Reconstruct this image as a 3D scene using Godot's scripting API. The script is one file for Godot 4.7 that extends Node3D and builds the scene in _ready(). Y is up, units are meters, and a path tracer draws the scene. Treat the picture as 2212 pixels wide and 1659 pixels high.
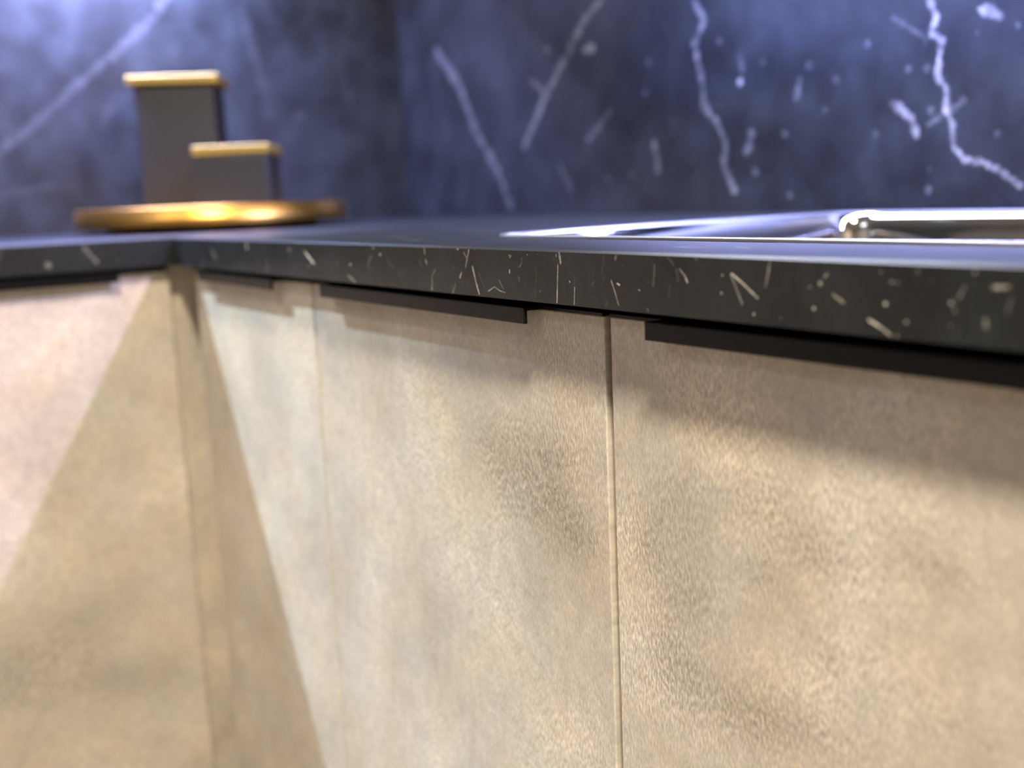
extends Node3D
# A corner of a showroom kitchen. Heights below are measured from the top of the worktop, which lies H above the floor;
# x runs along the right run of cabinets, z along the left run; the inner corner of the worktop edge is x = 0, z = 0.

const H := 0.9
const T := 0.038          # worktop thickness
const FACE := -0.018      # plane of the door fronts
const FRONT := -0.037     # plane of the carcass fronts
const WALL_X := -0.62
const WALL_Z := -0.68
var taken := {}
var M := {}

func v(x: float, y: float, z: float) -> Vector3:
	return Vector3(x, H + y, z)

func _ready() -> void:
	# ---- camera
	var cam := Camera3D.new()
	cam.name = "camera"
	add_child(cam)
	cam.position = v(1.56451, 0.039675, 0.448167)
	cam.basis = Basis.from_euler(Vector3(deg_to_rad(-9.53966), deg_to_rad(57.8859), deg_to_rad(-2.47354)), EULER_ORDER_YXZ)
	var lens := CameraAttributesPhysical.new()
	lens.frustum_focal_length = 35.443
	lens.frustum_focus_distance = 0.80
	lens.exposure_aperture = 2.9
	cam.attributes = lens
	cam.current = true
	# ---- surroundings and exposure
	var we := WorldEnvironment.new()
	we.name = "world_environment"
	var env := Environment.new()
	env.background_mode = Environment.BG_COLOR
	env.background_color = Color(0.02, 0.02, 0.025)
	env.tonemap_mode = Environment.TONE_MAPPER_LINEAR
	env.tonemap_exposure = 1.0
	env.sdfgi_enabled = true
	env.ssao_enabled = true
	env.ssil_enabled = true
	we.environment = env
	add_child(we)
	# ---- unseen lamps, placed for the light they give: [where, towards, colour, energy, cone, size]
	make_plain_materials()
	spotlight("unseen cool white ceiling spotlight behind the left marble wall", v(-1.2, 2.05, 1.06), v(0.10, -0.30, 0.0), Color(0.83, 0.93, 1.0), 16.5, 15.5, 0.03)  # out of view; lights the right run, left worktop shades the corner
	spotlight("unseen lavender white ceiling spotlight behind the back marble wall", v(2.5, 2.0, -1.2), v(-0.02, -0.3, 0.35), Color(0.86, 0.80, 1.0), 10.5, 18.0, 0.03)  # out of view; lights the left doors past the right worktop edge
	spotlight("unseen soft neutral ceiling spotlight in front of the corner", v(0.75, 2.05, 1.75), v(0.28, -0.2, 0.0), Color(1.0, 0.95, 0.88), 1.7, 14.0, 0.04)  # unseen, placed for the faint second shadow under the handles
	spotlight("unseen warm ceiling spotlight turned to the far right showroom wall", v(3.3, 2.1, 1.6), v(4.6, 0.5, 1.3), Color(1.0, 0.86, 0.66), 5.0, 35.0, 0.04)  # unseen, brightens the far wall that the brass tray reflects
	spotlight("unseen warm ceiling spotlight over the sink side cabinets", v(2.15, 2.10, 0.58), v(1.15, -0.62, 0.0), Color(1.0, 0.95, 0.87), 8.0, 17.0, 0.09)  # unseen, placed to brighten the right doors and the lit door edge
	panel_lamp("unseen narrow cool white light panel hung above the left marble wall", v(-0.95, 2.3, 0.15), Vector2(1.3, 0.35), Color(0.88, 0.90, 1.0), 3.3)  # unseen, placed to give the worktop bevel its bright line
	panel_lamp("unseen warm white light panel hung from the ceiling over the sink side", v(1.80, 2.12, 0.62), Vector2(0.34, 0.26), Color(1.0, 0.93, 0.825), 13.8)  # out of view; warm light and soft worktop shadow on the doors
	panel_lamp("added large neutral white fill light panel hung in front of the kitchen", v(1.0, 2.25, 3.0), Vector2(1.2, 0.6), Color(0.92, 0.94, 1.0), 1.1)  # added fill light, lifts the shaded bands on the doors
	strip_lamp("unseen long violet light bar on the back marble wall above the sink", v(1.02, 0.43, WALL_Z + 0.13), 1.4, 0.0, Color(0.66, 0.69, 1.0), 4.2)  # unseen, placed to tint the back wall, worktop and sink rim
	strip_lamp("unseen short violet light bar on the left marble wall above the brass tray", v(WALL_X + 0.13, 0.58, -0.03), 0.5, PI / 2, Color(0.68, 0.70, 1.0), 4.0)  # out of view above, gives the left wall its violet glow
	# ---- structure
	room()
	make_marble()
	kitchen_walls()
	worktops()
	# ---- cabinets
	cabinets()
	corner_post()
	# ---- things on the worktop
	sink()
	tray_and_canisters()

# ------------------------------------------------------------------ bookkeeping
func numbered(called: String) -> String:
	if not taken.has(called):
		taken[called] = 0
		return called
	taken[called] += 1
	return "%s_%03d" % [called, taken[called]]

func thing(called: String, label: String, category: String, at: Vector3, group := "") -> Node3D:
	var o := Node3D.new()
	o.name = numbered(called)
	add_child(o)
	o.position = at
	tag(o, label, category, group)
	return o

func tag(o: Node, label: String, category: String, group := "") -> void:
	o.set_meta("label", label)
	o.set_meta("category", category)
	if group:
		o.set_meta("group", group)

func put(called: String, mesh: Mesh, parent: Node3D, label := "") -> MeshInstance3D:
	# mesh is in world axes; its node sits so that it lands there whatever its parent's place
	var o := MeshInstance3D.new()
	o.name = called
	o.mesh = mesh
	o.cast_shadow = GeometryInstance3D.SHADOW_CASTING_SETTING_ON
	parent.add_child(o, true)
	if parent != self:
		o.position = -parent.global_position
	if label:
		o.set_meta("label", label)
	return o

func struct(called: String, mesh: Mesh) -> MeshInstance3D:
	var o := put(called, mesh, self)
	o.set_meta("kind", "structure")
	return o

# ------------------------------------------------------------------ shapes
func begin() -> SurfaceTool:
	var st := SurfaceTool.new()
	st.begin(Mesh.PRIMITIVE_TRIANGLES)
	return st

func tri(st: SurfaceTool, p: Array, n: Array, uv: Array) -> void:
	var turn: Vector3 = (p[1] - p[0]).cross(p[2] - p[0])
	var order := [0, 1, 2] if turn.dot(n[0] + n[1] + n[2]) < 0.0 else [0, 2, 1]
	for i in order:
		st.set_normal(n[i])
		st.set_uv(uv[i])
		st.add_vertex(p[i])

func quad(st: SurfaceTool, a: Vector3, b: Vector3, c: Vector3, d: Vector3, n: Vector3, uv := []) -> void:
	var t: Array = uv if uv.size() else [Vector2(), Vector2(), Vector2(), Vector2()]
	tri(st, [a, b, c], [n, n, n], [t[0], t[1], t[2]])
	tri(st, [a, c, d], [n, n, n], [t[0], t[2], t[3]])

func rbox(st: SurfaceTool, lo: Vector3, hi: Vector3, r := 0.001, seg := 2, uo := Vector3(), uu := Vector3(), uv := Vector3(), turn := Basis(), about := Vector3()) -> void:
	# a box with rounded edges; texture coordinates are the dot products with uu and uv from uo
	r = minf(r, 0.49 * minf(hi.x - lo.x, minf(hi.y - lo.y, hi.z - lo.z)))
	var steps := []
	for k in 3:
		var s := []
		for i in seg + 1:
			s.append(lo[k] + r * (1.0 - cos(0.5 * PI * i / seg) if false else float(i) / seg))
		for i in seg + 1:
			s.append(hi[k] - r + r * float(i) / seg)
		steps.append(s)
	var il := lo + Vector3.ONE * r
	var ih := hi - Vector3.ONE * r
	for axis in 3:
		var a := (axis + 1) % 3
		var b := (axis + 2) % 3
		for side in 2:
			var grid := []
			for i in steps[a].size():
				var row := []
				for j in steps[b].size():
					var p := Vector3()
					p[axis] = hi[axis] if side else lo[axis]
					p[a] = steps[a][i]
					p[b] = steps[b][j]
					var inner := p.clamp(il, ih)
					var n := (p - inner).normalized()
					var q := inner + n * r
					row.append([about + turn * (q - about), turn * n, Vector2((q - uo).dot(uu), (q - uo).dot(uv))])
				grid.append(row)
			for i in grid.size() - 1:
				for j in grid[0].size() - 1:
					var A: Array = grid[i][j]
					var B: Array = grid[i + 1][j]
					var Cc: Array = grid[i + 1][j + 1]
					var D: Array = grid[i][j + 1]
					tri(st, [A[0], B[0], Cc[0]], [A[1], B[1], Cc[1]], [A[2], B[2], Cc[2]])
					tri(st, [A[0], Cc[0], D[0]], [A[1], Cc[1], D[1]], [A[2], Cc[2], D[2]])

func done(st: SurfaceTool, m: Material, mesh: ArrayMesh = null) -> ArrayMesh:
	st.set_material(m)
	return st.commit(mesh)

func box_mesh(lo: Vector3, hi: Vector3, m: Material, r := 0.001, seg := 2) -> ArrayMesh:
	var st := begin()
	rbox(st, lo, hi, r, seg)
	return done(st, m)

func lathe(st: SurfaceTool, at: Vector3, profile: Array, n := 96) -> void:
	# profile: [radius, height] from the bottom outside round to the top inside
	for i in profile.size() - 1:
		var a: Array = profile[i]
		var b: Array = profile[i + 1]
		var d := Vector2(b[0] - a[0], b[1] - a[1]).normalized()
		var before := d
		var after := d
		if i > 0:
			before = (d + Vector2(a[0] - profile[i - 1][0], a[1] - profile[i - 1][1]).normalized()).normalized()
		if i < profile.size() - 2:
			after = (d + Vector2(profile[i + 2][0] - b[0], profile[i + 2][1] - b[1]).normalized()).normalized()
		for k in n:
			var t0 := TAU * k / n
			var t1 := TAU * (k + 1) / n
			var e0 := Vector3(cos(t0), 0, sin(t0))
			var e1 := Vector3(cos(t1), 0, sin(t1))
			var pa0: Vector3 = at + e0 * a[0] + Vector3.UP * a[1]
			var pa1: Vector3 = at + e1 * a[0] + Vector3.UP * a[1]
			var pb0: Vector3 = at + e0 * b[0] + Vector3.UP * b[1]
			var pb1: Vector3 = at + e1 * b[0] + Vector3.UP * b[1]
			var na0 := e0 * before.y - Vector3.UP * before.x
			var na1 := e1 * before.y - Vector3.UP * before.x
			var nb0 := e0 * after.y - Vector3.UP * after.x
			var nb1 := e1 * after.y - Vector3.UP * after.x
			if a[0] > 0.0:
				tri(st, [pa0, pa1, pb1], [na0, na1, nb1], [Vector2(), Vector2(), Vector2()])
			if b[0] > 0.0:
				tri(st, [pa0, pb1, pb0], [na0, nb1, nb0], [Vector2(), Vector2(), Vector2()])

# ------------------------------------------------------------------ materials
func mat(called: String, color: Color, rough: float, metal := 0.0) -> StandardMaterial3D:
	var m := StandardMaterial3D.new()
	m.resource_name = called
	m.albedo_color = color
	m.roughness = rough
	m.metallic = metal
	return m

func glow(called: String, color: Color, energy: float) -> StandardMaterial3D:
	var m := mat(called, Color(0.9, 0.9, 0.9), 0.6)
	m.emission_enabled = true
	m.emission = color
	m.emission_energy_multiplier = energy
	return m

func make_plain_materials() -> void:
	M.black_metal = mat("black_anodised_aluminium", Color8(11, 11, 13), 0.36, 0.0)
	M.black_metal.metallic_specular = 0.3
	M.steel = mat("stainless_steel", Color8(225, 224, 223), 0.33, 1.0)
	M.bowl = mat("polished_steel", Color8(222, 221, 220), 0.06, 1.0)
	M.brass = mat("brass", Color8(204, 156, 76), 0.33, 1.0)
	M.gold_lid = mat("gold_lacquer", Color8(178, 158, 84), 0.42, 0.45)
	M.canister = mat("dark_grey_enamel", Color8(44, 46, 50), 0.5)
	M.carcass = mat("carcass_board", Color8(92, 84, 74), 0.7)
	M.plinth = mat("plinth_board", Color8(40, 39, 38), 0.5)
	M.room = mat("matt_wall_paint", Color8(205, 202, 198), 0.9)
	M.ceiling = mat("ceiling_paint", Color8(205, 204, 202), 0.9)
	M.floor = mat("grey_floor", Color8(150, 140, 128), 0.5)
	M.lamp = mat("lamp_housing", Color8(36, 36, 38), 0.5)

func noise_bytes(w: int, h: int, frequency: float, number: int, octaves := 3, stretch := 1.0, kind := FastNoiseLite.TYPE_SIMPLEX_SMOOTH) -> PackedByteArray:
	# stretch > 1 draws the pattern out upwards
	var f := FastNoiseLite.new()
	f.seed = number
	f.noise_type = kind
	f.frequency = frequency
	f.fractal_octaves = octaves
	var im := f.get_image(w, maxi(2, int(h / stretch)), false, false, true)
	im.convert(Image.FORMAT_L8)
	if im.get_height() != h:
		im.resize(w, h, Image.INTERPOLATE_CUBIC)
	return im.get_data()

func stroke(mask: PackedFloat32Array, w: int, h: int, pts: Array, width: float, strength: float, rng: RandomNumberGenerator, ragged := 0.0) -> PackedFloat32Array:
	for i in pts.size() - 1:
		var a: Vector2 = pts[i]
		var b: Vector2 = pts[i + 1]
		var n := maxi(1, int(a.distance_to(b) / maxf(0.6, width * 0.3)))
		for k in n + 1:
			var r := maxf(0.6, 0.5 * width * rng.randf_range(0.7 - 0.45 * ragged, 1.2 + 0.4 * ragged))
			var force := strength * (1.0 - ragged * rng.randf_range(0.0, 0.8))
			var c := a.lerp(b, float(k) / n) + Vector2(rng.randf_range(-0.25, 0.25), rng.randf_range(-0.25, 0.25)) * r
			for y in range(maxi(0, int(c.y - r - 1)), mini(h, int(c.y + r + 2))):
				for x in range(maxi(0, int(c.x - r - 1)), mini(w, int(c.x + r + 2))):
					var d := Vector2(x + 0.5, y + 0.5).distance_to(c)
					var s := clampf((r - d) + 0.5, 0.0, 1.0) * force
					if s > mask[y * w + x]:
						mask[y * w + x] = s
	return mask

func marble_image(w: int, h: int, span: Rect2, veins: Array, number: int, scattered: int, vein_color := Color8(226, 222, 206), clouds := 14.0, ragged := 0.15) -> ImageTexture:
	# span: the metres that the picture covers; veins: [width in mm, strength, x, y, x, y ...] in those metres
	var rng := RandomNumberGenerator.new()
	rng.seed = number
	var k := Vector2(w / span.size.x, h / span.size.y)
	var mask := PackedFloat32Array()
	mask.resize(w * h)
	for a in veins:
		var pts := []
		for i in range(2, a.size(), 2):
			pts.append((Vector2(a[i], a[i + 1]) - span.position) * k)
		mask = stroke(mask, w, h, pts, a[0] * 0.001 * k.x, a[1], rng, ragged)
	for i in scattered:
		var p := Vector2(rng.randf() * w, rng.randf() * h)
		var long := rng.randf_range(0.0, 0.02) * k.x * (1.0 if rng.randf() < 0.5 else 0.15)
		var way := Vector2.from_angle(rng.randf_range(0.9, 2.2)) * long
		mask = stroke(mask, w, h, [p, p + way * 0.5 + Vector2(rng.randf_range(-2, 2), 0), p + way], rng.randf_range(0.0006, 0.0022) * k.x, rng.randf_range(0.08, 0.4), rng)
	var cloud := noise_bytes(w, h, 9.0 / k.x, number + 1, 4)
	var fine := noise_bytes(w, h, 90.0 / k.x, number + 2, 3, 2.0)
	var bytes := PackedByteArray()
	bytes.resize(w * h * 3)
	for i in w * h:
		var base := 23.0 + clouds * cloud[i] / 255.0 + 8.0 * (fine[i] / 255.0 - 0.5)
		var s := mask[i] * (0.55 + 0.45 * fine[i] / 255.0 * 1.4)
		s = minf(s, 1.0)
		bytes[i * 3] = int(lerpf(base * 0.90, vein_color.r8, s))
		bytes[i * 3 + 1] = int(lerpf(base, vein_color.g8, s))
		bytes[i * 3 + 2] = int(lerpf(base * 1.08, vein_color.b8, s))
	return ImageTexture.create_from_image(Image.create_from_data(w, h, false, Image.FORMAT_RGB8, bytes))

func marble_mat(called: String, tex: Texture2D, rough: float) -> StandardMaterial3D:
	var m := mat(called, Color.WHITE, rough)
	m.albedo_texture = tex
	m.texture_repeat = true
	return m

func concrete(called: String, w: int, h: int, size: Vector2, stains: Array, number: int) -> StandardMaterial3D:
	# a greige concrete print with upright scratches and clusters of dark pits; stains: [x, y, reach x, reach y, strength] in metres from the panel's top left
	var k := w / size.x
	var low := noise_bytes(w, h, 5.0 / k, number, 3)
	var tint := noise_bytes(w, h, 8.0 / k, number + 1, 2)
	var mid := noise_bytes(w, h, 60.0 / k, number + 2, 4, 1.6)
	var grain := noise_bytes(w, h, 430.0 / k, number + 3, 3, 3.0)
	var pit := noise_bytes(w, h, 95.0 / k, number + 4, 3, 1.3)
	var where := PackedFloat32Array()
	where.resize(w * h)
	for s in stains:
		var cx: float = s[0] * k
		var cy: float = s[1] * h / size.y
		var rx: float = s[2] * k * 1.5
		var ry: float = s[3] * h / size.y * 1.5
		for y in range(maxi(0, int(cy - 2 * ry)), mini(h, int(cy + 2 * ry))):
			var dy := (y - cy) / ry
			for x in range(maxi(0, int(cx - 2 * rx)), mini(w, int(cx + 2 * rx))):
				var dx := (x - cx) / rx
				var e: float = s[4] * exp(-1.6 * (dx * dx + dy * dy))
				where[y * w + x] = minf(1.0, where[y * w + x] + e)
	var bytes := PackedByteArray()
	bytes.resize(w * h * 3)
	var relief := PackedByteArray()
	relief.resize(w * h)
	for i in w * h:
		var g := grain[i] / 255.0 - 0.5
		var p := pit[i] / 255.0
		var here := where[i] * clampf(1.9 * (0.45 * mid[i] + 0.3 * p * 255.0 + 0.25 * grain[i]) / 255.0 - 0.2, 0.1, 1.3)
		var rough_patch := 0.35 + 1.0 * maxf(0.0, low[i] / 255.0 - 0.4) + 0.9 * here
		var bite := clampf(1.0 - absf(p - 0.5) / (0.022 + 0.02 * here), 0.0, 1.0) * clampf(here * 1.3 - 0.25, 0.0, 1.0)
		var light := 1.0 + 0.15 * (low[i] / 255.0 - 0.5) + 0.11 * (mid[i] / 255.0 - 0.5) + 0.34 * g * rough_patch
		light += (0.065 * clampf((g - 0.09) * 9.0, 0.0, 1.0) - 0.06 * clampf((-g - 0.10) * 9.0, 0.0, 1.0)) * minf(1.2, rough_patch)
		light *= 1.0 - 0.17 * minf(1.0, here)
		light *= 1.0 - 0.24 * bite
		var t := tint[i] / 255.0 - 0.5
		bytes[i * 3] = int(clampf(192.0 * light * (1.0 + 0.035 * t), 0, 255))
		bytes[i * 3 + 1] = int(clampf(185.0 * light, 0, 255))
		bytes[i * 3 + 2] = int(clampf(172.0 * light * (1.0 - 0.05 * t), 0, 255))
		relief[i] = int(clampf(150.0 + 150.0 * g * rough_patch - 70.0 * bite, 0, 255))
	var m := mat(called, Color.WHITE, 0.55)
	m.albedo_texture = ImageTexture.create_from_image(Image.create_from_data(w, h, false, Image.FORMAT_RGB8, bytes))
	m.heightmap_enabled = true
	m.heightmap_texture = ImageTexture.create_from_image(Image.create_from_data(w, h, false, Image.FORMAT_L8, relief))
	m.heightmap_scale = 0.05
	return m

# ------------------------------------------------------------------ lamps
func spotlight(label: String, at: Vector3, towards: Vector3, color: Color, energy: float, cone: float, size: float) -> void:
	var t := thing("unseen_ceiling_spotlight", label, "spotlight", Vector3(at.x, 3.3, at.z), "unseen ceiling spotlights")
	var aim := (towards - at).normalized()
	var b := Basis.looking_at(aim)
	var st := begin()
	var can := begin()
	lathe(can, Vector3(), [[0.0, 0.14], [0.04, 0.14], [0.048, 0.13], [0.048, 0.0], [0.044, 0.0], [0.044, 0.012]], 32)
	lathe(st, Vector3(), [[0.0, 0.012], [0.044, 0.012]], 32)
	var up := Basis(b.x, -aim, b.z if false else b.x.cross(-aim))
	var head := put("head", done(can, M.lamp), t)
	head.transform = Transform3D(up, at - t.position - aim * 0.02)
	var face := put("lens", done(st, glow("spot_glow", color, 4.0)), t)
	face.transform = head.transform
	put("stem", box_mesh(Vector3(at.x - 0.008, at.y + 0.08, at.z - 0.008), Vector3(at.x + 0.008, 3.3, at.z + 0.008), M.lamp), t)
	var l := SpotLight3D.new()
	l.name = "spot_light"
	l.light_color = color
	l.light_energy = energy
	l.spot_angle = cone
	l.spot_angle_attenuation = 1.0
	l.spot_range = 12.0
	l.spot_attenuation = 2.0
	l.light_size = size
	l.shadow_enabled = true
	t.add_child(l, true)
	l.transform = Transform3D(b, at - t.position)

func panel_lamp(label: String, at: Vector3, size: Vector2, color: Color, energy: float) -> void:
	var t := thing("unseen_light_panel", label, "ceiling light", Vector3(at.x, 3.3, at.z), "unseen light panels")
	var s := Vector3(size.x * 0.5, 0.0, size.y * 0.5)
	put("frame", box_mesh(at - s + Vector3(-0.015, 0.004, -0.015), at + s + Vector3(0.015, 0.04, 0.015), M.lamp, 0.004), t)
	put("diffuser", box_mesh(at - s + Vector3(0, 0.001, 0), at + s + Vector3(0, 0.006, 0), glow("panel_glow", color, 3.0), 0.001), t)
	for k in [-1, 1]:
		put("hanger", box_mesh(Vector3(at.x + k * s.x * 0.8 - 0.003, at.y + 0.03, at.z - 0.003), Vector3(at.x + k * s.x * 0.8 + 0.003, 3.3, at.z + 0.003), M.lamp), t)
	area(t, at - Vector3(0, 0.002, 0), size, 0.0, color, energy)

func strip_lamp(label: String, at: Vector3, long: float, turn: float, color: Color, energy: float) -> void:
	var t := thing("unseen_wall_light_bar", label, "light bar", at, "unseen violet light bars on the marble walls")
	var b := Basis(Vector3.UP, turn)
	var st := begin()
	rbox(st, at + Vector3(-long * 0.5, 0.004, -0.13), at + Vector3(long * 0.5, 0.022, 0.02), 0.002, 2, Vector3(), Vector3(), Vector3(), b, at)
	rbox(st, at + Vector3(-long * 0.5, -0.028, 0.028), at + Vector3(long * 0.5, 0.022, 0.031), 0.001, 2, Vector3(), Vector3(), Vector3(), b, at)  # added front flange, keeps the bar's light off the left doors
	rbox(st, at + Vector3(-long * 0.5, 0.004, 0.01), at + Vector3(long * 0.5, 0.022, 0.03), 0.001, 2, Vector3(), Vector3(), Vector3(), b, at)
	put("profile", done(st, M.lamp), t)
	st = begin()
	rbox(st, at + Vector3(-long * 0.5 + 0.005, 0.0, -0.012), at + Vector3(long * 0.5 - 0.005, 0.006, 0.012), 0.001, 2, Vector3(), Vector3(), Vector3(), b, at)
	put("diffuser", done(st, glow("strip_glow", color, 3.0)), t)
	area(t, at - Vector3(0, 0.002, 0), Vector2(long, 0.02), turn, color, energy)

func area(t: Node3D, at: Vector3, size: Vector2, turn: float, color: Color, energy: float) -> void:
	var l := AreaLight3D.new()
	l.name = "area_light"
	l.area_size = size
	l.light_color = color
	l.light_energy = energy
	l.area_range = 12.0
	l.area_attenuation = 2.0
	l.shadow_enabled = true
	t.add_child(l, true)
	l.transform = Transform3D(Basis(Vector3.UP, turn) * Basis(Vector3.RIGHT, -PI / 2), at - t.position)

# ------------------------------------------------------------------ structure
func room() -> void:  # unseen shell around the kitchen, for bounced light and reflections
	var w := 0.1
	var lo := Vector3(-3.2, 0, -3.2)
	var hi := Vector3(4.6, 3.3, 4.2)
	struct("floor", box_mesh(Vector3(lo.x - w, -w, lo.z - w), Vector3(hi.x + w, 0, hi.z + w), M.floor))
	struct("ceiling", box_mesh(Vector3(lo.x - w, hi.y, lo.z - w), Vector3(hi.x + w, hi.y + w, hi.z + w), M.ceiling))
	struct("wall_far_left", box_mesh(Vector3(lo.x - w, 0, lo.z - w), Vector3(lo.x, hi.y, hi.z + w), M.room))
	struct("wall_far_right", box_mesh(Vector3(hi.x, 0, lo.z - w), Vector3(hi.x + w, hi.y, hi.z + w), M.room))
	struct("wall_far_back", box_mesh(Vector3(lo.x, 0, lo.z - w), Vector3(hi.x, hi.y, lo.z), M.room))
	struct("wall_far_front", box_mesh(Vector3(lo.x, 0, hi.z), Vector3(hi.x, hi.y, hi.z + w), M.room))

func make_marble() -> void:
	# veins of the print: [width in mm, strength, then points along and down the piece in metres]
	var edge := [[1.3,0.7,0.722,0.0027,0.7226,0.0074],[1.6,0.8,0.7231,0.012,0.725,0.0151],[0.9,0.6,0.7369,0.0065,0.737,0.0072],[0.8,0.6,0.7397,0.0193,0.7326,0.0253,0.7331,0.0305,0.7318,0.0363],[1.7,0.8,0.7319,0.0349,0.7315,0.0363],[2.2,0.7,0.7767,-0.0005,0.7785,0.0019],[1.4,0.7,0.8045,-0.0007,0.805,0.0017],[0.9,0.7,0.7876,0.0045,0.792,0.0093],[1.2,0.8,0.7955,0.0029,0.7919,0.0103,0.7893,0.0162],[1.2,0.8,0.7826,0.0204,0.7796,0.0245],[1.3,0.95,0.8001,0.0154,0.8039,0.0265,0.8086,0.0365],[0.5,0.4,0.8084,0.019,0.8167,0.0308],[0.9,0.5,0.7694,0.0154,0.7695,0.0184],[0.6,0.3,0.7648,0.0301,0.7666,0.0331],[0.6,0.85,0.822,0.0334,0.8315,0.0296,0.8385,0.0321,0.8464,0.0332],[0.6,0.6,0.8383,0.0241,0.844,0.0305],[0.6,0.8,0.8539,0.0052,0.8568,0.0057,0.8555,0.007,0.854,0.0064],[1.2,0.95,0.8785,0.004,0.8788,0.0044],[0.7,0.7,0.8923,0.0037,0.8924,0.004],[1.0,0.8,0.8539,0.0161,0.8539,0.0184],[0.6,0.5,0.8714,0.0091,0.8692,0.0124,0.866,0.0138],[0.8,0.5,0.8659,0.0202,0.8666,0.0239],[0.5,0.3,0.8884,0.0131,0.8896,0.0184,0.8884,0.0239],[0.5,0.3,0.8864,0.0293,0.8869,0.0338],[0.5,0.25,0.8823,0.0295,0.8828,0.035],[1.0,0.9,0.8934,0.0295,0.8933,0.03],[2.2,0.55,0.9185,-0.0003,0.9194,0.0053,0.92,0.0094],[1.0,0.85,0.9168,0.0105,0.9157,0.0201,0.914,0.0368],[0.8,0.8,0.9301,0.0212,0.9303,0.0219],[0.3,0.3,0.9358,0.0167,0.9357,0.0253],[0.8,0.85,0.9357,0.0253,0.9346,0.0369],[0.6,0.3,0.9702,0.0024,0.9686,0.0082,0.9662,0.0156],[0.5,0.5,0.958,0.0201,0.9555,0.0231],[0.7,0.8,0.9768,0.0189,0.9805,0.0264,0.9841,0.0348],[1.1,0.9,0.9834,0.0205,0.9853,0.0212],[0.9,0.8,1.005,0.0236,1.006,0.0237],[0.6,0.7,1.014,0.0182,1.014,0.0185],[0.8,0.6,1.013,0.035,1.014,0.0366],[0.6,0.6,0.9555,0.0305,0.9556,0.0308],[0.7,0.35,1.031,0.0003,1.039,0.0069],[1.1,0.8,1.044,0.009,1.049,0.0133,1.051,0.0169],[0.5,0.3,1.035,0.0184,1.034,0.0268],[0.5,0.35,0.9682,0.0172,0.9683,0.0192],[1.1,0.9,1.089,0.0105,1.099,0.0165,1.109,0.0231],[0.9,0.6,1.088,0.0106,1.094,0.0218,1.097,0.0273],[0.8,0.7,1.119,0.0012,1.117,0.0095,1.115,0.0165],[1.2,0.8,1.081,0.0116,1.081,0.0117],[1.3,0.8,1.08,0.022,1.08,0.0222],[1.2,0.5,1.059,0.003,1.059,0.003],[1.0,0.4,1.065,0.0067,1.065,0.0067],[2.1,0.8,1.154,0.0128,1.154,0.0129],[1.3,0.5,1.159,0.008,1.157,0.0096],[1.2,0.6,1.147,0.0151,1.147,0.0151],[1.2,0.4,1.138,0.0101,1.138,0.0101],[1.0,0.6,1.163,0.0182,1.17,0.0224],[1.6,0.9,1.15,0.0262,1.15,0.0263],[1.4,0.8,1.106,0.0325,1.106,0.0324],[1.0,0.6,1.126,0.0332,1.126,0.0332],[1.1,0.6,1.193,0.0061,1.193,0.0062],[1.2,0.6,1.199,0.0104,1.2,0.0105],[1.1,0.5,1.203,0.0108,1.203,0.0109],[1.8,1,1.196,0.0212,1.196,0.0213],[1.3,0.8,1.203,0.0365,1.203,0.0366],[1.5,0.9,1.208,0.0292,1.208,0.0293],[1.1,0.5,1.214,0.0048,1.215,0.005],[1.1,0.45,1.222,0.009,1.222,0.0091],[1.7,0.8,1.245,0.004,1.245,0.0042],[1.7,0.7,1.233,0.0186,1.233,0.0187],[1.7,0.8,1.235,0.0223,1.235,0.0225],[1.2,0.6,1.233,0.0291,1.233,0.0292],[1.0,0.4,1.25,0.0278,1.25,0.028],[1.0,0.5,1.172,0.0004,1.172,0.0006],[1.3,0.6,1.183,0.0012,1.183,0.0013],[1.1,0.6,1.195,0.0003,1.196,0.0005],[1.0,0.4,1.262,0.0344,1.262,0.0346],[1.1,0.4,1.265,0.036,1.265,0.0362],[1.2,0.95,1.186,0.0299,1.193,0.0329,1.199,0.0363],[1.0,0.6,1.24,0.0107,1.237,0.0161],[1.4,0.8,1.254,0.0105,1.262,0.0101],[1.0,0.7,1.163,0.0185,1.169,0.0219],[3.2,0.8,0.2874,0.0016,0.2875,0.0103],[2.7,0.9,0.4181,0.0087,0.4187,0.0093],[2.6,0.95,0.4625,0.0111,0.4836,0.022],[2.3,0.7,0.4685,0.0237,0.4698,0.0256],[4.7,0.4,0.16,0.0156,0.1723,0.0247],[1.9,0.95,0.572,0.0204,0.5725,0.0209],[1.8,0.6,0.5416,0.0191,0.5421,0.0196],[1.7,0.5,0.5277,0.0122,0.528,0.0124],[1.7,0.6,0.527,0.0257,0.5275,0.0258],[1.7,0.8,0.5646,0.0305,0.5807,0.037],[1.4,0.8,0.6237,0.0033,0.6241,0.0038],[1.0,0.6,0.6186,0.0113,0.6107,0.0195,0.613,0.0218],[1.8,1,0.6371,0.0092,0.6383,0.0095],[0.6,0.5,0.6528,0.0139,0.6641,0.0224],[1.2,0.5,0.5862,0.0285,0.5864,0.0287],[1.0,0.7,0.6281,0.027,0.6283,0.0272],[1.7,0.4,0.3523,0.0202,0.3539,0.0216]]
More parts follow.
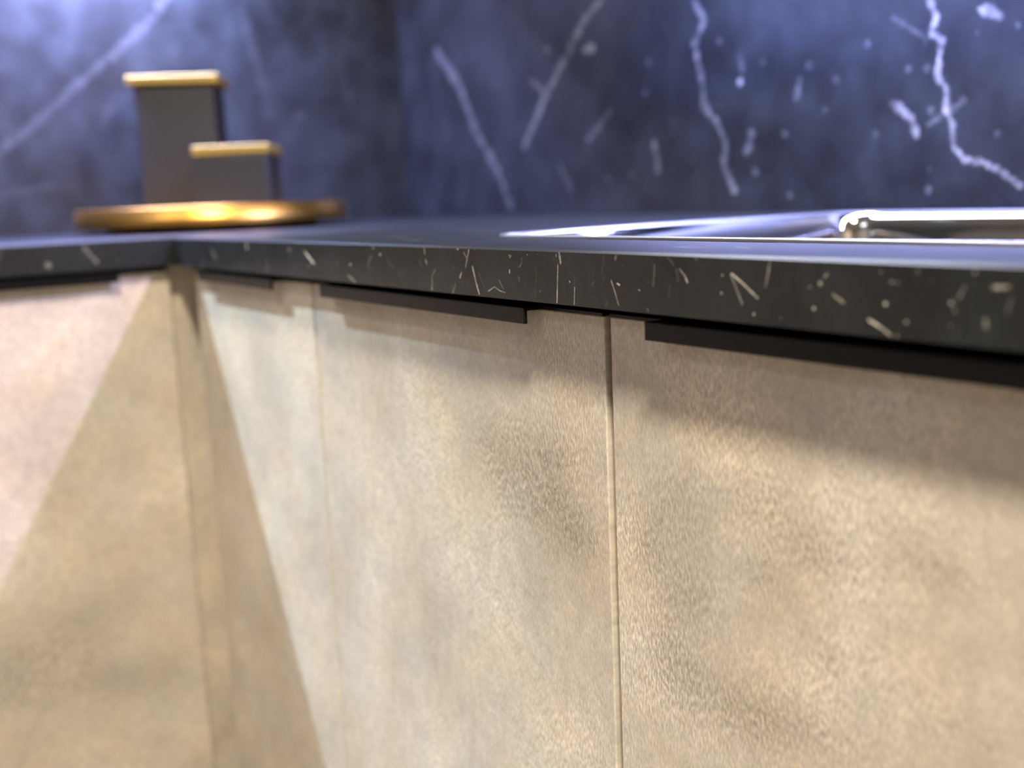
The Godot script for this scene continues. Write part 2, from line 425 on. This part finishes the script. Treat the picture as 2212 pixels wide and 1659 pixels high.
	var back := [[6.7,0.9,0.6939,0.2354,0.7023,0.2148,0.6946,0.2013,0.7107,0.1879,0.7072,0.1689,0.7057,0.1495,0.7178,0.1353,0.7164,0.1159,0.7267,0.09219,0.7292,0.06911,0.743,0.05531,0.7694,0.05086,0.7916,0.03877,0.8134,0.02386],[11.0,0.8,0.7572,0.216,0.7827,0.2045],[9.1,0.8,0.6445,0.1254,0.6701,0.1063,0.6788,0.08544],[9.2,0.6,0.296,0.2986,0.3169,0.2673,0.2945,0.2381,0.3091,0.1915,0.3144,0.15,0.3385,0.1276,0.3589,0.09376,0.3525,0.06554,0.3728,0.03212],[12.1,0.6,0.08246,0.3326,0.03001,0.3089,-0.01385,0.2635,-0.07815,0.208,-0.1174,0.1666,-0.1587,0.1185],[15.2,0.5,-0.4638,0.3242,-0.3779,0.2476,-0.3199,0.1549,-0.2514,0.08606,-0.2157,0.0206],[12.4,0.9,0.03154,0.2626,0.05552,0.2619],[13.0,0.5,-0.0735,0.2781,-0.07092,0.2768],[10.5,0.9,0.3865,0.1774,0.3876,0.1765],[10.3,0.4,-0.1313,0.2331,-0.07847,0.2031],[11.6,0.5,0.2013,0.1072,0.2103,0.06283],[10.5,0.5,0.4084,0.1067,0.3967,0.07962],[8.4,0.4,0.4894,0.1464,0.4971,0.1679],[8.9,0.4,0.3869,0.2106,0.3924,0.1905],[10.3,0.4,0.1013,0.1636,0.03619,0.1219],[11.1,0.35,-0.05068,0.08283,-0.01836,0.04224],[6.6,0.4,0.7413,0.1202,0.6949,0.09776],[5.5,0.3,0.6429,0.2235,0.6888,0.194],[6.9,0.45,0.6649,0.1639,0.6666,0.1627],[6.8,0.45,0.6895,0.1611,0.6911,0.16],[6.8,0.45,0.6966,0.1142,0.6982,0.1131],[6.9,0.45,0.696,0.04743,0.6976,0.04635],[6.9,0.45,0.6965,0.02375,0.6982,0.02269],[7.5,0.45,0.5097,0.1849,0.5117,0.1836],[7.4,0.45,0.5537,0.1638,0.5556,0.1626],[7.2,0.45,0.6188,0.09279,0.6205,0.09162],[6.5,0.45,0.7542,0.1916,0.7557,0.1904],[6.3,0.45,0.8041,0.1923,0.8055,0.1912],[7.9,0.45,0.4315,0.1977,0.4336,0.1963],[7.8,0.45,0.4685,0.1027,0.4706,0.1014],[8.9,0.45,0.1915,0.2255,0.1942,0.2239],[9.0,0.45,0.1829,0.1831,0.1857,0.1815],[8.2,0.45,0.3465,0.2354,0.3488,0.2339],[7.1,0.45,0.6041,0.1983,0.6059,0.1971],[8.7,0.45,0.2339,0.271,0.2365,0.2694],[7.5,0.45,0.5394,0.1273,0.5414,0.126],[6.4,0.45,0.7831,0.08192,0.7845,0.08088],[7.8,0.45,0.4788,0.02166,0.4809,0.02046],[9.3,0.45,0.1421,0.06092,0.145,0.05945],[9.5,0.45,0.08095,0.05846,0.08402,0.05695],[8.1,0.45,0.4135,0.05498,0.4158,0.0537]]
	var left := [[14.5,0.6,0.1446,0.1243,0.06261,0.1867,-0.01424,0.2511,-0.0934,0.3174,-0.175,0.3857,-0.2045,0.4283],[16.0,0.3,-0.3448,0.4101,-0.372,0.2897,-0.3844,0.2104],[18.5,0.4,-0.4428,0.2149,-0.4463,0.2103],[16.9,0.3,-0.4864,0.1371,-0.4911,0.1324],[13.0,0.3,0.1201,0.07583,0.02621,0.08882],[15.0,0.25,-0.5785,0.421,-0.5399,0.311,-0.564,0.2195],[11.8,0.3,-0.08451,0.2271,-0.05504,0.1776]]
	M.edge_far = marble_mat("marble_edge_far", marble_image(1024, 61, Rect2(-0.02, 0, 0.64, T), edge, 11, 24), 0.38)
	M.edge_near = marble_mat("marble_edge_near", marble_image(2048, 111, Rect2(0.62, 0, 0.70, T), edge, 12, 22), 0.38)
	M.edge_more = marble_mat("marble_edge_more", marble_image(1024, 56, Rect2(0, 0, 0.70, T), [[4.0, 0.5, 0.12, 0.006, 0.105, 0.026], [7.0, 0.5, 0.165, 0.026, 0.166, 0.027], [2.0, 0.7, 0.4, 0.0, 0.42, 0.03]], 13, 40), 0.38)
	M.wall_back = marble_mat("marble_back_wall", marble_image(1400, 500, Rect2(WALL_X, 0, 2.8, 1.0), back, 14, 120, Color8(165, 165, 166), 26.0, 0.85), 0.42)
	M.wall_left = marble_mat("marble_left_wall", marble_image(1000, 500, Rect2(WALL_Z, 0, 2.0, 1.0), left, 15, 60, Color8(88, 88, 92), 34.0, 0.9), 0.42)
	M.top = marble_mat("marble_top", marble_image(1400, 1000, Rect2(WALL_X, WALL_Z, 2.8, 2.0), [[3.0, 0.8, 0.98, -0.05, 1.0, -0.048, 1.02, -0.052], [3.0, 0.8, 1.03, -0.06, 1.045, -0.056], [2.5, 0.6, 0.7, -0.3, 0.72, -0.33, 0.7, -0.38], [3.0, 0.6, 0.45, -0.2, 0.5, -0.22], [3.0, 0.6, 0.5, -0.08, 0.53, -0.085], [4.0, 0.6, 0.6, -0.05, 0.61, -0.055]], 16, 160), 0.36)
	M.top_edge = marble_mat("marble_bevel", M.top.albedo_texture, 0.3)
	M.top_edge.metallic_specular = 0.8

func kitchen_walls() -> void:
	# low partitions clad in the same marble laminate; sides that are not clad are painted
	var high := 0.95  # top is out of view, kept low so the spotlights shine over
	var st := begin()
	var a := v(WALL_X, 0, WALL_Z)
	quad(st, v(WALL_X, high, WALL_Z), v(2.1, high, WALL_Z), v(2.1, -H, WALL_Z), v(WALL_X, -H, WALL_Z), Vector3(0, 0, 1), [Vector2(0, high), Vector2(2.72 / 2.8, high), Vector2(2.72 / 2.8, -H), Vector2(0, -H)])
	var mesh := done(st, M.wall_back)
	st = begin()
	open_box(st, v(WALL_X - 0.12, -H, WALL_Z - 0.12), v(2.1, high, WALL_Z), [Vector3(0, 0, 1)])
	struct("wall_back", done(st, M.room, mesh))
	st = begin()
	quad(st, v(WALL_X, high, WALL_Z), v(WALL_X, high, 1.3), v(WALL_X, -H, 1.3), v(WALL_X, -H, WALL_Z), Vector3(1, 0, 0), [Vector2(0, high), Vector2(1.98 / 2.0, high), Vector2(1.98 / 2.0, -H), Vector2(0, -H)])
	mesh = done(st, M.wall_left)
	st = begin()
	open_box(st, v(WALL_X - 0.12, -H, WALL_Z), v(WALL_X, high, 1.3), [Vector3(1, 0, 0), Vector3(0, 0, -1)])
	struct("wall_left", done(st, M.room, mesh))

func open_box(st: SurfaceTool, lo: Vector3, hi: Vector3, without: Array) -> void:
	for n in [Vector3.RIGHT, Vector3.LEFT, Vector3.UP, Vector3.DOWN, Vector3.BACK, Vector3.FORWARD]:
		if n in without:
			continue
		var c := []
		for k in 4:
			var p := Vector3()
			var axis: int = n.abs().max_axis_index()
			p[axis] = hi[axis] if n[axis] > 0 else lo[axis]
			var a := (axis + 1) % 3
			var b := (axis + 2) % 3
			p[a] = hi[a] if k in [1, 2] else lo[a]
			p[b] = hi[b] if k in [2, 3] else lo[b]
			c.append(p)
		quad(st, c[0], c[1], c[2], c[3], n)

# ------------------------------------------------------------------ worktop
const HOLE := Rect2(0.654, -0.5965, 0.782, 0.486)   # x, z of the sink cut-out
const RUN := 2.0

func flat(st: SurfaceTool, x0: float, x1: float, z0: float, z1: float, y: float, n: Vector3) -> void:
	var p := [v(x0, y, z0), v(x1, y, z0), v(x1, y, z1), v(x0, y, z1)]
	var t := []
	for q in p:
		t.append(Vector2((q.x - WALL_X) / 2.8, (q.z - WALL_Z) / 2.0))
	quad(st, p[0], p[1], p[2], p[3], n, t)

func worktops() -> void:
	var r := 0.0017
	var t := thing("worktop", "black marble worktop with white veins, carrying the steel sink", "worktop", v(0.7, -T, -0.34))
	var top := begin()
	var y := 0.0
	flat(top, WALL_X, 0, WALL_Z, 0, y, Vector3.UP)
	flat(top, 0, HOLE.position.x, WALL_Z, -r, y, Vector3.UP)
	flat(top, HOLE.position.x, HOLE.end.x, HOLE.end.y, -r, y, Vector3.UP)
	flat(top, HOLE.position.x, HOLE.end.x, WALL_Z, HOLE.position.y, y, Vector3.UP)
	flat(top, HOLE.end.x, RUN, WALL_Z, -r, y, Vector3.UP)
	var mesh := done(top, M.top)
	var lip := begin()
	bevel_edge(lip, Vector3(0, 0, -r), Vector3(RUN, 0, 0), Vector3(0, 0, 1), r)
	mesh = done(lip, M.top_edge, mesh)
	# underside and cut-out
	var st := begin()
	for a in [[WALL_X, 0.0, WALL_Z, 0.0], [0.0, HOLE.position.x, WALL_Z, 0.0], [HOLE.position.x, HOLE.end.x, HOLE.end.y, 0.0], [HOLE.position.x, HOLE.end.x, WALL_Z, HOLE.position.y], [HOLE.end.x, RUN, WALL_Z, 0.0]]:
		flat(st, a[0], a[1], a[2], a[3], -T, Vector3.DOWN)
	quad(st, v(RUN, 0, WALL_Z), v(RUN, 0, -r), v(RUN, -T, 0), v(RUN, -T, WALL_Z), Vector3.RIGHT)
	for s in [[HOLE.position.x, HOLE.position.y, HOLE.end.x, HOLE.position.y, Vector3.BACK], [HOLE.position.x, HOLE.end.y, HOLE.end.x, HOLE.end.y, Vector3.FORWARD], [HOLE.position.x, HOLE.position.y, HOLE.position.x, HOLE.end.y, Vector3.RIGHT], [HOLE.end.x, HOLE.position.y, HOLE.end.x, HOLE.end.y, Vector3.LEFT]]:
		quad(st, v(s[0], 0, s[1]), v(s[2], 0, s[3]), v(s[2], -T, s[3]), v(s[0], -T, s[1]), s[4])
	mesh = done(st, M.plinth, mesh)
	put("slab", mesh, t)
	mesh = null
	for a in [[0.0, 0.62, -0.02, 0.64, M.edge_far], [0.62, 1.32, 0.62, 0.70, M.edge_near], [1.32, RUN, 1.32, 0.70, M.edge_more]]:
		st = begin()
		var u0: float = (a[0] - a[2]) / a[3]
		var u1: float = (a[1] - a[2]) / a[3]
		quad(st, v(a[0], -r, 0), v(a[1], -r, 0), v(a[1], -T, 0), v(a[0], -T, 0), Vector3.BACK, [Vector2(u0, r / T), Vector2(u1, r / T), Vector2(u1, 1), Vector2(u0, 1)])
		mesh = done(st, a[4], mesh)
	put("front_edge", mesh, t, "black edge band with white flecks and veins")
	# the left run
	var end := 1.28
	t = thing("worktop", "shorter black marble worktop of the left run, under the brass tray side", "worktop", v(-0.3, -T, 0.64))
	top = begin()
	flat(top, WALL_X, -r, 0, end, y, Vector3.UP)
	mesh = done(top, M.top)
	lip = begin()
	bevel_edge(lip, Vector3(-r, 0, 0), Vector3(0, 0, end), Vector3(1, 0, 0), r)
	mesh = done(lip, M.top_edge, mesh)
	st = begin()
	flat(st, WALL_X, 0, 0, end, -T, Vector3.DOWN)
	quad(st, v(WALL_X, 0, end), v(-r, 0, end), v(0, -T, end), v(WALL_X, -T, end), Vector3.BACK)
	mesh = done(st, M.plinth, mesh)
	put("slab", mesh, t)
	st = begin()
	quad(st, v(0, -r, 0), v(0, -r, end), v(0, -T, end), v(0, -T, 0), Vector3.RIGHT, [Vector2(0, r / T), Vector2(end / 0.70, r / T), Vector2(end / 0.70, 1), Vector2(0, 1)])
	put("front_edge", done(st, M.edge_more), t)

func bevel_edge(st: SurfaceTool, from: Vector3, along: Vector3, out: Vector3, r: float) -> void:
	# the flat bevel between the top and the edge band
	var n := (out + Vector3.UP).normalized()
	var p0 := v(from.x, from.y, from.z)
	var p1 := p0 + (out - Vector3.UP) * r
	var t := []
	for q in [p0, p0 + along, p1 + along, p1]:
		t.append(Vector2((q.x - WALL_X) / 2.8, (q.z - WALL_Z) / 2.0))
	quad(st, p0, p0 + along, p1 + along, p1, n, t)

# ------------------------------------------------------------------ cabinets
const DOOR_TOP := -0.046
const DOOR_LOW := -0.83

func place(on_left: bool, along: float, y: float, out: float) -> Vector3:
	# a point of either run: along it, up, and out of it
	return v(out, y, along) if on_left else v(along, y, out)

func span_box(st: SurfaceTool, on_left: bool, a0: float, a1: float, y0: float, y1: float, o0: float, o1: float, r := 0.0006, uo := Vector3(), uu := Vector3(), uv := Vector3()) -> void:
	rbox(st, place(on_left, a0, y0, o0), place(on_left, a1, y1, o1), r, 2, uo, uu, uv)

func cabinet(label: String, on_left: bool, a0: float, a1: float, lip0: float, lip1: float, material: Material) -> void:
	var deep := (WALL_X if on_left else WALL_Z) + 0.05
	var t := thing("base_cabinet", label, "cabinet", place(on_left, (a0 + a1) * 0.5, -H, -0.3), "base cabinets of the kitchen")
	var st := begin()
	if not on_left and a0 > 0.8 and a0 < 1.2 or not on_left and a0 > 0.4 and a0 < 0.8:
		# the sink hangs inside: an open carcass of sides, floor and back
		span_box(st, on_left, a0, a0 + 0.016, -0.83, -0.05, deep, FRONT - 0.0005)
		span_box(st, on_left, a1 - 0.016, a1, -0.83, -0.05, deep, FRONT - 0.0005) if a0 > 0.8 else span_box(st, on_left, a0 + 0.016, a0 + 0.032, -0.83, -0.05, deep, FRONT - 0.0005)
		span_box(st, on_left, a0, a1, -0.83, -0.814, deep, FRONT - 0.0005)
		span_box(st, on_left, a0, a1, -0.12, -0.05, FRONT - 0.02, FRONT - 0.0005)
	else:
		span_box(st, on_left, a0, a1, -0.83, -0.05, deep, FRONT - 0.0005)
	put("body", done(st, M.carcass), t)
	st = begin()
	span_box(st, on_left, a0, a1, -H, -0.832, deep, -0.09)
	put("plinth", done(st, M.plinth), t)
	st = begin()
	var along := Vector3(0, 0, 1) if on_left else Vector3(1, 0, 0)
	span_box(st, on_left, a0, a1, DOOR_LOW, DOOR_TOP, FRONT, FACE, 0.0013, place(on_left, a0, DOOR_TOP, 0), along / (a1 - a0), Vector3.DOWN / (DOOR_TOP - DOOR_LOW))
	var door := put("door", done(st, material), t)
	st = begin()
	var y1 := -0.0437
	span_box(st, on_left, a0 + 0.0004, a1 - 0.0004, DOOR_TOP, y1, FRONT, FACE + 0.0006, 0.0003)
	span_box(st, on_left, lip0, lip1, DOOR_TOP, y1, FACE, -0.003, 0.0003)
	span_box(st, on_left, lip0, lip1, -0.0556, y1 + 0.0001, -0.005, -0.002, 0.0006)
	put("handle", done(st, M.black_metal), door, "black metal edge pull")

func cabinets() -> void:
	var size := Vector2(0.41, DOOR_TOP - DOOR_LOW)
	var stains := [[0.845,0.189,0.044,0.032,0.9],[0.879,0.154,0.030,0.021,0.6],[0.805,0.174,0.041,0.030,0.5],[0.894,0.204,0.029,0.017,0.6],[0.663,0.329,0.023,0.030,0.4],[0.712,0.121,0.040,0.016,0.3],[0.878,0.077,0.024,0.021,0.4],[0.778,0.160,0.036,0.023,0.4],[0.839,0.270,0.012,0.022,0.35],[0.911,0.218,0.017,0.014,0.5],[1.006,0.179,0.032,0.024,0.5],[1.025,0.153,0.026,0.018,0.4],[1.091,0.148,0.026,0.016,0.55],[1.134,0.166,0.020,0.013,0.7],[1.094,0.190,0.019,0.014,0.6],[1.028,0.224,0.026,0.018,0.6],[1.008,0.272,0.023,0.028,0.7],[1.057,0.286,0.037,0.018,0.6],[1.134,0.274,0.027,0.013,0.5],[1.214,0.156,0.024,0.009,0.6],[0.986,0.203,0.015,0.016,0.6],[1.145,0.228,0.007,0.010,0.5],[1.194,0.141,0.017,0.010,0.35],[1.094,0.285,0.026,0.017,0.5],[1.237,0.238,0.023,0.012,0.3]]
	var on_two := []
	var on_three := []
	for s in stains:
		if s[0] < 0.946:
			on_two.append([s[0] - 0.4325, s[1] + DOOR_TOP, s[2], s[3], s[4]])
		else:
			on_three.append([s[0] - 0.9505, s[1] + DOOR_TOP, s[2], s[3], s[4]])
	var on_left := []
	for s in [[0.213,0.543,0.090,0.038,0.8],[0.247,0.593,0.070,0.038,0.8],[0.116,0.500,0.063,0.039,0.4],[0.082,0.612,0.052,0.033,0.4],[0.072,0.301,0.038,0.026,0.3],[0.165,0.610,0.062,0.039,0.6]]:
		on_left.append([s[0] - 0.007, s[1] + DOOR_TOP, s[2], s[3], s[4]])
	var c1 := concrete("concrete_door_corner", 400, 736, size, [], 21)
	var c2 := concrete("concrete_door_middle", 1390, 2048, Vector2(0.510, 0.784), on_two, 22)
	var c3 := concrete("concrete_door_sink", 1390, 2048, Vector2(0.509, 0.784), on_three, 23)
	var c4 := concrete("concrete_door_left", 500, 628, Vector2(0.6, 0.784), on_left, 24)
	M.concrete_plain = c1
	cabinet("narrow concrete grey cabinet next to the inner corner, brightly lit", false, 0.020, 0.4285, 0.083, 0.350, c1)
	cabinet("concrete grey cabinet left of the sink cabinet, whole black pull showing", false, 0.4325, 0.9432, 0.488, 0.868, c2)
	cabinet("nearest concrete grey cabinet, under the steel sink", false, 0.9505, 1.459, 1.007, 1.402, c3)
	cabinet("concrete grey cabinet at the right end of the run", false, 1.4665, 1.98, 1.524, 1.92, c1)
	cabinet("concrete grey cabinet of the left run next to the corner", true, 0.007, 0.604, 0.078, 0.53, c4)
	cabinet("concrete grey cabinet at the far end of the left run", true, 0.610, 1.21, 0.68, 1.14, c4)

func corner_post() -> void:
	var t := thing("corner_filler", "slim concrete grey corner filler between the two cabinet runs", "filler panel", v(-0.04, -H, -0.04))
	var st := begin()
	rbox(st, v(-0.055, -0.83, -0.0365), v(FRONT, -0.0395, 0.0035), 0.0006, 2, v(-0.055, 0, -0.055), Vector3(0, 0, 2.4), Vector3(0, -1.32, 0))
	put("panel", done(st, M.concrete_plain), t)
	st = begin()
	rbox(st, v(-0.055, -0.83, -0.055), v(0.0165, -0.0395, FRONT), 0.0006, 2, v(-0.055, 0, -0.055), Vector3(2.4, 0, 0), Vector3(0, -1.32, 0))
	put("panel", done(st, M.concrete_plain), t)
	st = begin()
	rbox(st, v(-0.10, -H, -0.10), v(-0.092, -0.83, 0.0), 0.0006)
	rbox(st, v(-0.10, -H, -0.10), v(0.018, -0.83, -0.092), 0.0006)
	put("plinth", done(st, M.plinth), t)

# ------------------------------------------------------------------ sink
func loop(x0: float, x1: float, z0: float, z1: float, r: float, inset: float, y: float) -> Array:
	var out := []
	var rr := maxf(r - inset, 0.004)
	for c in [[x1 - inset - rr, z1 - inset - rr, 0.0], [x0 + inset + rr, z1 - inset - rr, 0.5 * PI], [x0 + inset + rr, z0 + inset + rr, PI], [x1 - inset - rr, z0 + inset + rr, 1.5 * PI]]:
		for k in 13:
			var a: float = c[2] + 0.5 * PI * k / 12
			out.append(v(c[0] + rr * cos(a), y, c[1] + rr * sin(a)))
	return out

func skin(loops: Array, m: Material, close := false) -> ArrayMesh:
	# loops run round the outside first and then inwards and down; their tops face up or inwards
	var n: int = loops[0].size()
	var normals := []
	for i in loops.size():
		var row := []
		for k in n:
			var e: Vector3 = loops[i][(k + 1) % n] - loops[i][(k + n - 1) % n]
			var d: Vector3 = loops[mini(i + 1, loops.size() - 1)][k] - loops[maxi(i - 1, 0)][k]
			row.append(d.cross(e).normalized())
		normals.append(row)
	var st := begin()
	var o := Vector2()
	for i in loops.size() - 1:
		for k in n:
			var l := (k + 1) % n
			tri(st, [loops[i][k], loops[i][l], loops[i + 1][l]], [normals[i][k], normals[i][l], normals[i + 1][l]], [o, o, o])
			tri(st, [loops[i][k], loops[i + 1][l], loops[i + 1][k]], [normals[i][k], normals[i + 1][l], normals[i + 1][k]], [o, o, o])
	if close:
		var last: Array = loops[-1]
		var c := Vector3()
		for p in last:
			c += p / n
		for k in n:
			tri(st, [last[k], last[(k + 1) % n], c], [Vector3.UP, Vector3.UP, Vector3.UP], [o, o, o])
	return done(st, m)

func sink() -> void:
	var t := thing("kitchen_sink", "inset stainless steel sink with a flat rim in the worktop", "sink", v(1.045, -0.19, -0.355))
	var x0 := 0.640
	var x1 := 1.450
	var z0 := -0.610
	var z1 := -0.105
	var ring := []
	for a in [[0.0, 0.0003], [0.0006, 0.0016], [0.0020, 0.0026], [0.005, 0.0029], [0.009, 0.0029], [0.0125, 0.0022], [0.0165, 0.0002]]:
		ring.append(loop(x0, x1, z0, z1 + 0.6 * a[0], 0.045, a[0], a[1]))
	put("rim", skin(ring, M.steel), t)
	var bowl := []
	for a in [[0.0165, 0.0002], [0.0205, -0.0035], [0.0235, -0.0080], [0.0255, -0.0135], [0.0275, -0.022], [0.031, -0.05], [0.036, -0.13], [0.042, -0.155], [0.055, -0.168], [0.09, -0.172]]:
		bowl.append(loop(x0, x1, z0, z1 + 0.6 * minf(a[0], 0.0275), 0.060, a[0], a[1]))
	put("bowl", skin(bowl, M.bowl, true), t)
	var st := begin()
	lathe(st, v(1.045, -0.1715, -0.355), [[0.055, 0.0], [0.055, 0.002], [0.045, 0.002], [0.038, -0.004 + 0.004], [0.0, 0.0005]], 40)
	put("drain", done(st, M.steel), t)

# ------------------------------------------------------------------ tray and canisters
func tray_and_canisters() -> void:
	var at := v(-0.385, 0, -0.182)
	var t := thing("round_tray", "round polished brass tray on the worktop corner under two canisters", "tray", at)
	var st := begin()
	lathe(st, at, [[0.0, 0.0], [0.17, 0.0], [0.174, 0.004], [0.176, 0.009], [0.222, 0.0095], [0.2265, 0.0105], [0.2275, 0.013], [0.2275, 0.0235], [0.2268, 0.0245], [0.2238, 0.040], [0.222, 0.0415], [0.220, 0.041], [0.219, 0.039], [0.2175, 0.020], [0.214, 0.017], [0.0, 0.016]], 128)
	put("dish", done(st, M.brass), t)
	var eye := Vector3(1.56451, 0, 0.448167)
	canister("tall dark grey square canister with gold lid on the tray", Vector3(-0.477, H + 0.0165, -0.170), 0.134, 0.231, 0.0145, 0.010, eye, 9.0)
	canister("short dark grey square canister with gold lid on the tray", Vector3(-0.285, H + 0.0165, -0.199), 0.118, 0.104, 0.0145, 0.003, eye, 11.0)

func canister(label: String, at: Vector3, wide: float, high: float, lid: float, over: float, eye: Vector3, degrees: float) -> void:
	var t := thing("canister", label, "canister", at, "canisters on the brass tray")
	var d := eye - at
	var b := Basis(Vector3.UP, atan2(d.x, d.z) - deg_to_rad(degrees))
	var h := wide * 0.5
	var st := begin()
	rbox(st, at + Vector3(-h, 0, -h), at + Vector3(h, high, h), 0.006, 3, Vector3(), Vector3(), Vector3(), b, at)
	put("body", done(st, M.canister), t)
	st = begin()
	var e := h + over
	rbox(st, at + Vector3(-e, high, -e), at + Vector3(e, high + lid, e), 0.003, 3, Vector3(), Vector3(), Vector3(), b, at)
	put("lid", done(st, M.gold_lid), t, "gold lid")
